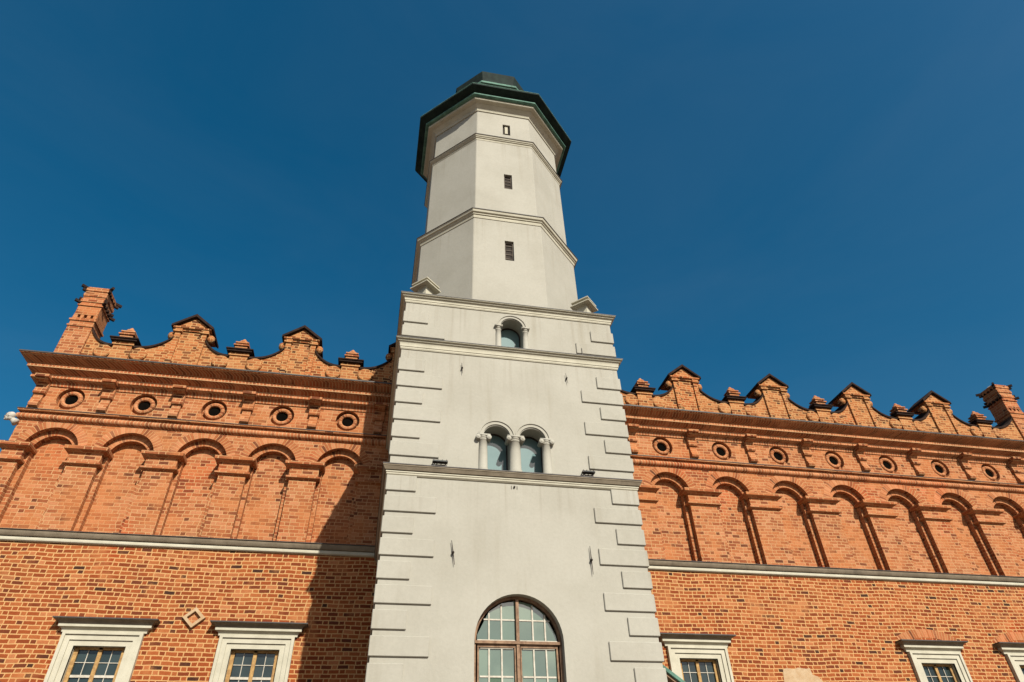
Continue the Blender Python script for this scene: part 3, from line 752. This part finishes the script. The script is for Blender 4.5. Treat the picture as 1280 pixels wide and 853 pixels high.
for x in (-0.375, 0.405): column(x, 10.82, 11.63, 0.085, uw, False)
# big arched window
YB = F+0.17
s = MB()
A = arch_hole(CXW, RW_, 0.4, 3.34); B = arch_hole(CXW, RW_-0.055, 0.5, 3.34)
s.plane(A, [B], YB); s.reveal(B, YB, YB+0.10)
s.box(CXW-0.032, CXW+0.032, YB-0.015, YB+0.09, 0.5, 4.21)
s.box(CXW-RW_+0.03, CXW+RW_-0.03, YB-0.03, YB+0.08, 3.318, 3.372)
for q in (-1, 1):      # casement rails below the transom
    a, c = sorted((CXW+q*0.05, CXW+q*(RW_-0.09))); s.box(a, c, YB+0.02, YB+0.08, 3.255, 3.32)
    a, c = sorted((CXW+q*(RW_-0.09), CXW+q*(RW_-0.125))); s.box(a, c, YB+0.02, YB+0.08, 0.5, 3.25)
    a, c = sorted((CXW+q*0.05, CXW+q*0.075)); s.box(a, c, YB+0.02, YB+0.08, 0.5, 3.25)
bw = s.build('large_window', M['wood_brown'], TW, weld=False)
s = MB(); yb = YB+0.05
for q in (-1, 1):
    for d_ in (0.335, 0.60):
        x = CXW+q*d_; top = 3.34+math.sqrt(max(0.0, (RW_-0.09)**2-d_**2)); s.box(x-0.016, x+0.016, yb-0.008, yb+0.03, 0.5, top-0.01)
    for z in (3.80,):
        xe = math.sqrt((RW_-0.09)**2-(z-3.34)**2); a, c = sorted((CXW+q*0.05, CXW+q*xe)); s.box(a, c, yb, yb+0.03, z-0.014, z+0.014)
    for z in (2.72, 2.15, 1.6, 1.05):
        a, c = sorted((CXW+q*0.10, CXW+q*0.785)); s.box(a, c, yb, yb+0.03, z-0.016, z+0.016)
    a, c = sorted((CXW+q*0.05, CXW+q*0.845)); s.box(a, c, yb-0.012, yb+0.03, 3.376, 3.405)
    a, c = sorted((CXW+q*0.10, CXW+q*0.785)); s.box(a, c, yb-0.012, yb+0.03, 3.232, 3.256)
s.build('glazing_bar', M['white_paint'], bw, weld=False)
s = MB(); yg = yb+0.015
xs_ = [-0.845, -0.60, -0.335, 0.0, 0.335, 0.60, 0.845]; zs_ = [0.5, 1.05, 1.6, 2.15, 2.72, 3.34, 3.80, 4.2]
for i in range(6):
    for j in range(7):
        q = [(xs_[i], zs_[j]), (xs_[i+1], zs_[j]), (xs_[i+1], zs_[j+1]), (xs_[i], zs_[j+1])]
        if j >= 5:
            rr = RW_-0.075
            q = [(x, min(z, 3.34+math.sqrt(max(0.0, rr*rr-x*x)))) for x, z in q]
            if max(p[1] for p in q)-min(p[1] for p in q) < 0.02: continue
            if j == 6 and min(abs(xs_[i]), abs(xs_[i+1])) > 0.7: continue
        s.poly([(CXW+x, yg, z) for x, z in q], [(i+0.5, j+0.5)]*4)
s.build('pane', M['glass_big'], bw, weld=False)
s = MB(); s.box(CXW-RW_-0.06, CXW+RW_+0.06, F-0.08, F+0.2, 0.32, 0.40); s.build('sill', M['trim'], bw, bevel=0.01)
# wall anchors
def anchor(x, z0, z1, tilt, r):
    s = MB(); h = (z1-z0)/2
    n = 6; rings = []
    for k in range(n+1):
        t = -1+2*k/n; rr = r*(0.45+0.55*(1-abs(t)))
        rings.append([(t*h*tilt+rr*ca, -0.05+rr*sa*0.7, t*h) for ca, sa in ((1, 0), (0, 1), (-1, 0), (0, -1))])
    s.grid(rings, True, False, None, True)
    s.lathe((0, -0.06, 0), [(0.005, -0.045), (r*2.0, -0.02), (r*2.3, 0.0), (r*2.0, 0.06)], 10, 'y')
    s.build('wall_anchor', M['iron'], TW, (x, F, (z0+z1)/2), weld=False)
anchor(-1.46, 4.82, 5.35, -0.15, 0.013); anchor(1.665, 4.74, 5.38, -0.02, 0.013); anchor(-1.375, 9.86, 10.20, -0.08, 0.011); anchor(1.49, 9.86, 10.19, -0.12, 0.010)
# small hook under the first ledge
s = MB(); s.lathe((0, -0.02, 0), [(0.005, -0.03), (0.022, -0.02), (0.025, 0.02)], 10, 'y'); s.box(-0.075, -0.063, -0.015, 0.01, -0.05, 0.03); s.box(0.063, 0.075, -0.015, 0.01, -0.05, 0.03)
s.build('wall_hook', M['iron'], TW, (-0.05, F, 6.73), weld=False)
# lightning-rod stub and clips on the second ledge
s = MB(); s.lathe((0, 0, 0), [(0.008, 0), (0.008, 0.30)], 6)
s.build('metal_rod', M['iron'], TW, (2.02, F-0.06, 10.83))

# octagon
OC = (0.0, -3.27); ROT = -PI/2+PI/8
s = MB()
s.ngon(OC, 8, ROT, [(2.72, 12.35), (2.70, 16.35), (2.56, 16.45), (2.53, 20.8), (2.49, 20.95), (2.46, 23.1)])
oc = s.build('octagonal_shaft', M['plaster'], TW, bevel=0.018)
def band(zb, zt, ai, ao, name='band_course', parent=TW):
    s = MB(); h = zt-zb
    s.ngon(OC, 8, ROT, [(ai, zb), (ai+0.03, zb), (ai+0.045, zb+0.22*h), (ai+0.045, zb+0.36*h), (ai+0.08, zb+0.42*h), (ai+0.08, zb+0.58*h), (ao-0.03, zb+0.66*h), (ao-0.01, zb+0.9*h), (ao, zb+0.92*h), (ao, zb+0.98*h)], False)
    o = s.build(name, M['trim'], parent)
    s = MB(); s.ngon(OC, 8, ROT, [(ao-0.01, zt-0.012), (ao+0.015, zt-0.012), (ao+0.015, zt+0.012), (ai-0.3, zt+0.05)], False); s.build('flashing', M['flash'], o)
band(16.18, 16.48, 2.69, 2.85); band(20.76, 20.98, 2.51, 2.65)
s = MB()
s.ngon(OC, 8, ROT, [(2.44, 22.76), (2.50, 22.76), (2.515, 22.81), (2.53, 22.84), (2.53, 22.88), (2.58, 22.93), (2.60, 22.95), (2.66, 23.0), (2.66, 23.02), (2.80, 23.05), (2.82, 23.07), (2.82, 23.16)], False)
s.build('crown_cornice', M['trim'], TW)
s = MB(); s.ngon(OC, 8, ROT, [(2.78, 23.162), (2.91, 23.165), (2.945, 23.19), (2.94, 23.27), (2.90, 23.30)], False)
rf = s.build('copper_gutter', M['copper'], TW)
s = MB(); s.ngon(OC, 8, ROT, [(2.86, 23.29), (3.16, 23.44), (3.185, 23.45), (3.185, 23.53), (3.10, 23.60), (2.6, 23.95), (2.2, 24.5), (1.92, 25.2), (1.80, 25.9), (1.76, 26.1)], False)
rr = s.build('roof', M['copper_dark'], TW)
s = MB(); s.ngon(OC, 8, ROT, [(3.17, 23.515), (3.195, 23.518), (3.195, 23.538), (3.15, 23.56)], False); s.build('roof_edge', M['copper'], rr)
s = MB(); s.ngon(OC, 8, ROT, [(1.74, 26.05), (1.84, 26.1), (1.84, 26.22), (1.78, 26.26)], False); s.build('lantern_moulding', M['copper'], rr)
s = MB(); s.ngon(OC, 8, ROT, [(1.62, 26.2), (1.66, 26.7), (1.74, 27.1), (1.745, 27.16), (1.3, 27.5), (0.7, 28.6), (0.1, 29.4)], True); s.build('lantern_roof', M['copper_dark'], rr)
# slit windows of the octagon: cut real recesses, then a frame and a board in each
SLITS = ((0.03, 14.40, 15.25, 2.71, 0), (0.10, 18.12, 18.90, 2.545, 0), (0.12, 21.45, 22.10, 2.475, 1))
cut = MB()
for (xc, z0, z1, ap, light) in SLITS: cut.box(xc-0.145, xc+0.145, OC[1]-ap-0.4, OC[1]-ap+0.17, z0-0.015, z1+0.015)
co_ = cut.build('cutter', M['plaster'])
md = oc.modifiers.new('cut', 'BOOLEAN'); md.operation = 'DIFFERENCE'; md.object = co_; md.solver = 'EXACT'
dg = bpy.context.evaluated_depsgraph_get(); nm_ = bpy.data.meshes.new_from_object(oc.evaluated_get(dg), depsgraph=dg)
oc.modifiers.clear(); oc.data = nm_; bpy.data.objects.remove(co_)
for (xc, z0, z1, ap, light) in SLITS:
    s = MB(); y = OC[1]-ap+0.10
    for a_, c_ in ((xc-0.145, xc-0.105), (xc+0.105, xc+0.145)): s.box(a_, c_, y-0.03, y+0.05, z0-0.015, z1+0.015)
    s.box(xc-0.105, xc+0.105, y-0.03, y+0.05, z1-0.04, z1+0.015); s.box(xc-0.105, xc+0.105, y-0.03, y+0.05, z0-0.015, z0+0.04)
    so_ = s.build('slit_window', M['shutter_dark' if light else 'shutter'], TW)
    s = MB(); s.box(xc-0.105, xc+0.105, y+0.01, y+0.04, z0+0.04, z1-0.04); s.build('shutter_board', M['shutter_dark'], so_)
    if light:
        s = MB(); s.box(xc-0.05, xc+0.065, y-0.035, y-0.005, z0+0.18, z1-0.03); s.build('pale_board', M['trim'], so_)
    else:
        for k in range(4):
            zz = z0+0.12+k*(z1-z0-0.2)/3.4; s = MB(); s.box(xc-0.105, xc+0.105, y-0.012, y+0.012, zz, zz+0.03); s.build('louvre', M['shutter'], so_)
# corner pedestals standing edge-on on the top ledge
for sx in (-1, 1):
    s = MB(); c = (2.47*sx, -5.47)
    s.ngon(c, 4, 0.0, [(0.165, 12.4), (0.165, 13.16), (0.18, 13.175), (0.325, 13.18), (0.325, 13.215), (0.17, 13.235), (0.17, 13.33), (0.295, 13.335), (0.295, 13.37), (0.1, 13.42)], True)
    pd = s.build('corner_pedestal', M['stone'] if 0 else M['trim'], TW)
    s = MB(); blob(s, (c[0]+0.0, c[1], 13.48), (0.09, 0.09, 0.10)); s.build('stone_ball', M['stone_white'], pd, smooth=True)
# lean-to copper roof over the side entrance
s = MB()
xa, za, xb, zb = 3.02, 3.08, 5.2, 1.50
s.extr([(xa, za), (xb, zb), (xb, zb-0.10), (xa, za-0.10)], -5.75, -2.6)
ln_ = s.build('entrance_canopy', M['copper'], TW, bevel=0.012)
s = MB(); s.extr([(xa, za-0.10), (xb-0.05, zb-0.065), (xb-0.05, zb-0.12), (xa, za-0.16)], -5.70, -2.62); s.build('canopy_soffit', M['wood_brown'], ln_)

# ------------------------------------------------------------------ floodlights lying on the first ledge
def flood(name, label, x, wdt):
    T = thing(name, label, 'floodlight', (x, F-0.06, 7.11), 'floodlights on the tower ledge')
    s = MB(); s.box(-wdt/2, wdt/2, -0.10, 0.02, 0.075, 0.112)
    s.poly([(-wdt/2, -0.10, 0.115), (wdt/2, -0.10, 0.115), (wdt/2, -0.06, 0.14), (-wdt/2, -0.06, 0.14)])
    for k in range(4): s.box(-wdt/2+0.03+k*(wdt-0.06)/3-0.006, -wdt/2+0.03+k*(wdt-0.06)/3+0.006, -0.08, 0.03, 0.113, 0.15)
    s2 = MB(); s2.v = [(p[0]+x, p[1]+F-0.06, p[2]+7.11) for p in s.v]; s2.f = s.f; s2.uv = s.uv; s2.mi = s.mi
    s2.build('housing', M['iron'], T, weld=False)
    s = MB()
    for q in (-1, 1): s.box(x+q*wdt*0.36-0.012, x+q*wdt*0.36+0.012, F-0.10, F-0.04, 7.085, 7.17)
    s.box(x-wdt*0.36, x+wdt*0.36, F-0.09, F-0.05, 7.085, 7.10)
    s.build('bracket', M['iron'], T, weld=False)
    s = MB(); s.box(x-wdt/2+0.02, x+wdt/2-0.02, F-0.06-0.107, F-0.06-0.098, 7.190, 7.218); s.build('lens', M['glass_dark'], T)
flood('floodlight', 'small black floodlight on the tower ledge, left of the twin arched windows', -1.84, 0.36)
flood('floodlight', 'small black floodlight on the tower ledge, right of the twin arched windows', 1.80, 0.32)

# ------------------------------------------------------------------ houses across the square (seen only mirrored in the panes)
def house(label, x0, x1, h, ridge, wall, roof):
    T = thing('townhouse', label, 'building', ((x0+x1)/2, -60, GZ))
    s = MB(); s.box(x0, x1, -66, -55, GZ, h); s.build('wall', wall, T)
    s = MB()
    s.poly([(x0-0.3, -54.6, h-0.1), (x1+0.3, -54.6, h-0.1), (x1+0.3, -60.5, ridge), (x0-0.3, -60.5, ridge)]); s.poly([(x0-0.3, -66.4, h-0.1), (x1+0.3, -66.4, h-0.1), (x1+0.3, -60.5, ridge), (x0-0.3, -60.5, ridge)])
    s.build('roof', roof, T)
    n = int((x1-x0)/2.6)
    for z in (1.2, 5.0, 8.6):
        if z+2 > h: continue
        for k in range(n):
            x = x0+(k+0.5)*(x1-x0)/n; s = MB(); s.box(x-0.55, x+0.55, -55.02, -54.95, z, z+1.9); s.build('window', M['glass_dark'], T)
house('white rendered townhouse with a tiled roof across the square', -4, 9.5, 11.2, 13.6, M['wall_white'], M['tile'])
house('grey rendered townhouse with a steep dark roof across the square', 9.8, 24, 8.5, 14.2, M['shutter'], M['coping'])
